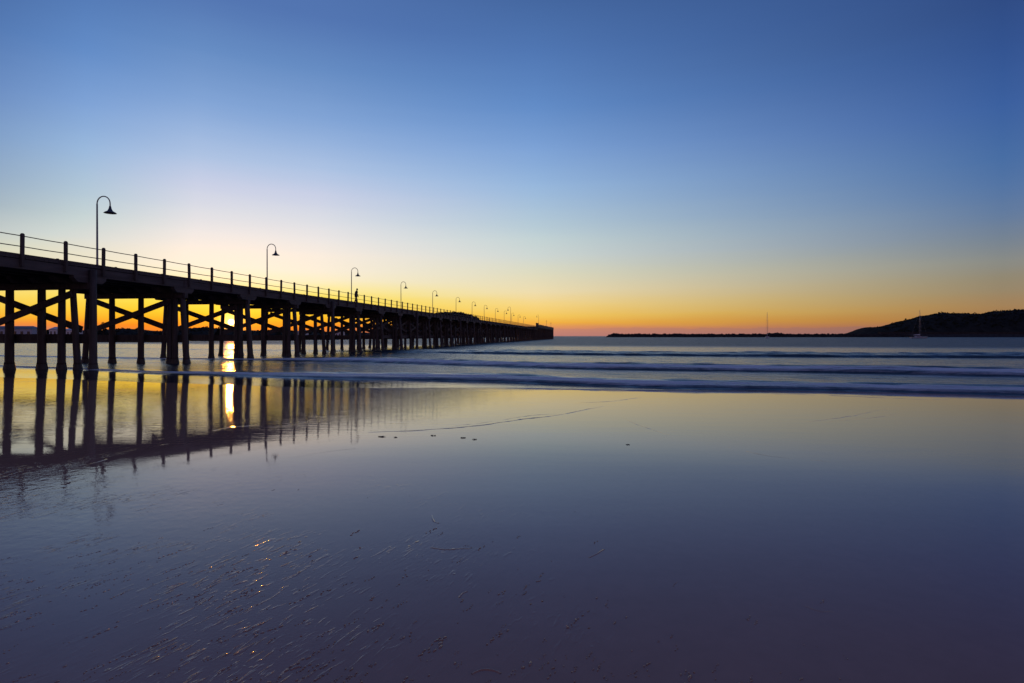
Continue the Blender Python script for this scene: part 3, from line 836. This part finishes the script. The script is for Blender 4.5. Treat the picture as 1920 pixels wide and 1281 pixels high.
def scrub(name, prof, YH, depth, n, size, seed, label):
    r2 = random.Random(seed); mb = MB(); pxs = [p[0] for p in prof]
    hz = [(HOR-p[1])/F*YH+EYE-SEA for p in prof]
    for i in range(n):
        px = r2.uniform(pxs[0]+32, pxs[-1]-32); s = r2.uniform(.12, .60)
        H_ = float(np.interp(px, pxs, hz)); ps = math.sin(min(1, s/.55)*PI/2)**.85
        c = Vector(((px-960)/F*YH, YH-depth*.55+s*depth, SEA+H_*ps-.3)); R = size*r2.uniform(.5,1.25)*min(1, H_/12+.25)
        if r2.random() < .04: R *= 1.5
        for k in range(10):      # leaf clumps
            o_ = Vector((r2.gauss(0,.5), r2.gauss(0,.5), abs(r2.gauss(0,.38))))*R; a = r2.uniform(0, 6.3); q = R*r2.uniform(.25,.5)
            u_ = Vector((math.cos(a), math.sin(a), r2.uniform(-.5,.5)))*q; v_ = Vector((r2.uniform(-.4,.4), r2.uniform(-.4,.4), 1))*q*.7
            mb.add([c+o_-u_-v_, c+o_+u_-v_*.6, c+o_+u_*.7+v_, c+o_-u_*.8+v_*.9], [(0,1,2,3)])
    o = mb.build(name, M['leaf']); tag(o, label, 'bushes', kind='stuff')
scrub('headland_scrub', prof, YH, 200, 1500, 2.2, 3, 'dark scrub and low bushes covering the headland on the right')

# road cut into the foot of the headland: pale band
mb = MB(); V = []; 
X0, X1 = (1650-960)/F*1040, (1990-960)/F*1040
mb.box(X0, X1, 1040, 1046, 1.5, 9.2); o = mb.build('shore_road_bank', simple('road_bank', (.03,.028,.027), (.055,.05,.048), .2, .9, spec=.05)); tag(o, kind='structure')

# left: low town shore far behind the jetty, and a bushy hump further along
profL = [(-700,628),(-400,618),(-200,617),(0,621),(60,622),(90,620),(120,617),(150,619),(185,621),(230,617),(262,618),(300,622),(340,619),(360,616),(385,615),(410,617),(450,620),(490,621),(520,618),(570,623),(640,622),(690,624),(720,629)]
YL = 520
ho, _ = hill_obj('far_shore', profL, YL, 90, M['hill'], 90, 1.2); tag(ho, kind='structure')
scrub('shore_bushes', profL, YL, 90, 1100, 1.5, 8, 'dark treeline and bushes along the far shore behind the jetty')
profM = [(700,628),(740,610),(780,597),(810,589),(835,586.5),(850,586),(862,586.5),(874,589.5),(886,592),(896,597),(905,603),(925,612),(950,623),(965,629)]
ho, _ = hill_obj('island_hill', profM, 1500, 240, M['hill'], 95, 2.2); tag(ho, kind='structure')
scrub('island_scrub', profM, 1500, 240, 500, 3.0, 9, 'dark scrub on the hill rising behind the middle of the jetty')

def shed(px0, px1, Yd, z0, z1, zr, label, wall, roof, wins=4):
    X0, X1 = (px0-960)/F*Yd, (px1-960)/F*Yd; cx = (X0+X1)/2; w = (X1-X0)/2; d = 5.
    h = empty('house', (cx, Yd, z0), 0, label=label, cat='house')
    hh = z1-z0; rh = zr-z0
    MB().box(-w, w, -d, d, 0, hh).build('wall', wall, h)
    MB().add([(-w-.4,-d-.5,hh+.003),(w+.4,-d-.5,hh+.003),(w+.4,d+.5,hh+.003),(-w-.4,d+.5,hh+.003),(-w*.85,0,rh),(w*.85,0,rh)], [(0,1,5,4),(1,2,5),(2,3,4,5),(3,0,4),(3,2,1,0)]).build('roof', roof, h)
    for k in range(wins):
        x = -w+2*w*(k+.5)/wins
        MB().box(x-w/wins*.4, x+w/wins*.4, -d-.06, -d+.02, hh*.3, hh*.75).build('window', M['glass'], h)
    MB().box(-w*.98,-w*.98+1.0,-d-.05,-d+.02,0,2.1 if hh > 2.2 else hh*.9).build('door', M['timber'], h)
def zz_(py, Yd): return EYE+(HOR-py)/F*Yd
shed(-30, 70, 440, -.2, zz_(617,440), zz_(611.5,440), 'long low blue-grey building on the far shore at the left edge', M['wall'], M['roof'], 8)
shed(102, 116, 440, .5, zz_(617.5,440), zz_(613,440), 'small pale roofed house on the far shore, seen between the nearest piles', M['wallpale'], M['roofpale'], 2)
shed(128, 146, 440, .5, zz_(619.5,440), zz_(615.5,440), 'low pale house just left of the tall pine on the far shore', M['wallpale'], M['roofpale'], 3)
shed(563, 574, 440, .5, zz_(622,440), zz_(618,440), 'tiny white house on the far shore beneath the middle of the jetty', M['wallpale'], M['roofpale'], 2)
shed(632, 643, 440, .5, zz_(623,440), zz_(619,440), 'tiny white house on the far shore left of the thick paired piles', M['wallpale'], M['roofpale'], 2)

def pine(px, Yd, top_py, label, wide=1.):
    zt = zz_(top_py, Yd); X_ = (px-960)/F*Yd; t = empty('pine_tree', (X_, Yd, 0), 0, label=label, cat='tree')
    MB().tube([(0,0,0),(0,0,zt*.5),(0,0,zt)], [.35,.22,.04], 8).build('trunk', M['bark'], t)
    r2 = random.Random(int(px)); m = MB()
    for k in range(15):
        z = zt*(.22+.76*k/15); R = (zt-z)*.30*wide+.3
        for j in range(9):
            a = 2*PI*j/9+k*.5; e = Vector((math.cos(a), math.sin(a), -.05))
            for s in (.35,.6,.85,1.):
                c = e*R*s+Vector((0,0,z)); q = .34; n_ = Vector((-e.y, e.x, 0))*q
                m.add([c-n_-e*q, c+n_-e*q, c+n_*.6+e*q+Vector((0,0,q*r2.random())), c-n_*.6+e*q], [(0,1,2,3)])
                m.add([c-e*q-Vector((0,0,q*.5)), c+e*q-Vector((0,0,q*.5)), c+e*q+Vector((0,0,q*.5)), c-e*q+Vector((0,0,q*.6))], [(0,1,2,3)])
    m.build('crown', M['leaf'], t)
pine(193, 440, 602.5, 'tall conical pine on the far shore, seen through the second bay of the jetty')
pine(412, 440, 611, 'small dark pine on the far shore below the rising sun', 1.4)

# ------------------------------------------------------------------ small things lying on the wet sand
wl = ['dark seaweed clump on the wet sand, leftmost of the row below the curved swash line',
      'small seaweed scrap on wet sand just right of the leftmost clump',
      'pair of dark seaweed lumps on wet sand below the middle of the curved swash line',
      'flat dark seaweed scrap in the group of scraps left of the photo centre',
      'rightmost dark seaweed scrap of the row on the wet sand',
      'lone dark pebble-like clump on wet sand right of the photo centre']
for (px, py, s), lb in zip([(718,819,.024),(741,820,.016),(812,817,.022),(868,821,.021),(889,824,.016),(1177,834,.016)], wl):
    X_, Y_ = px_sand(px, py); t = empty('seaweed_clump', (X_, Y_, float(sand_z(np.array(Y_+K33*X_), X_))), 0, label=lb, cat='seaweed', group='scraps of seaweed on the wet sand')
    m = MB(); r2 = random.Random(px)
    for k in range(7): m.rock((r2.gauss(0,s*1.1), r2.gauss(0,s*.7), s*.15), s*r2.uniform(.3,.6), (1.3,.9,.6), k)
    for k in range(5):
        a = r2.uniform(0,6.3); m.tube([(0,0,.01),(math.cos(a)*s,math.sin(a)*s*.6,s*.3),(math.cos(a)*s*2,math.sin(a)*s*1.2,.006)], [s*.12,s*.1,s*.04], 5)
    m.build('fronds', M['weed'], t)

# ------------------------------------------------------------------ render settings
scn.render.engine = 'CYCLES'
scn.view_settings.view_transform = 'Standard'; scn.view_settings.look = 'None'
scn.view_settings.exposure = 0; scn.view_settings.gamma = 1; scn.view_settings.use_curve_mapping = False
scn.cycles.max_bounces = 6; scn.cycles.sample_clamp_indirect = 8
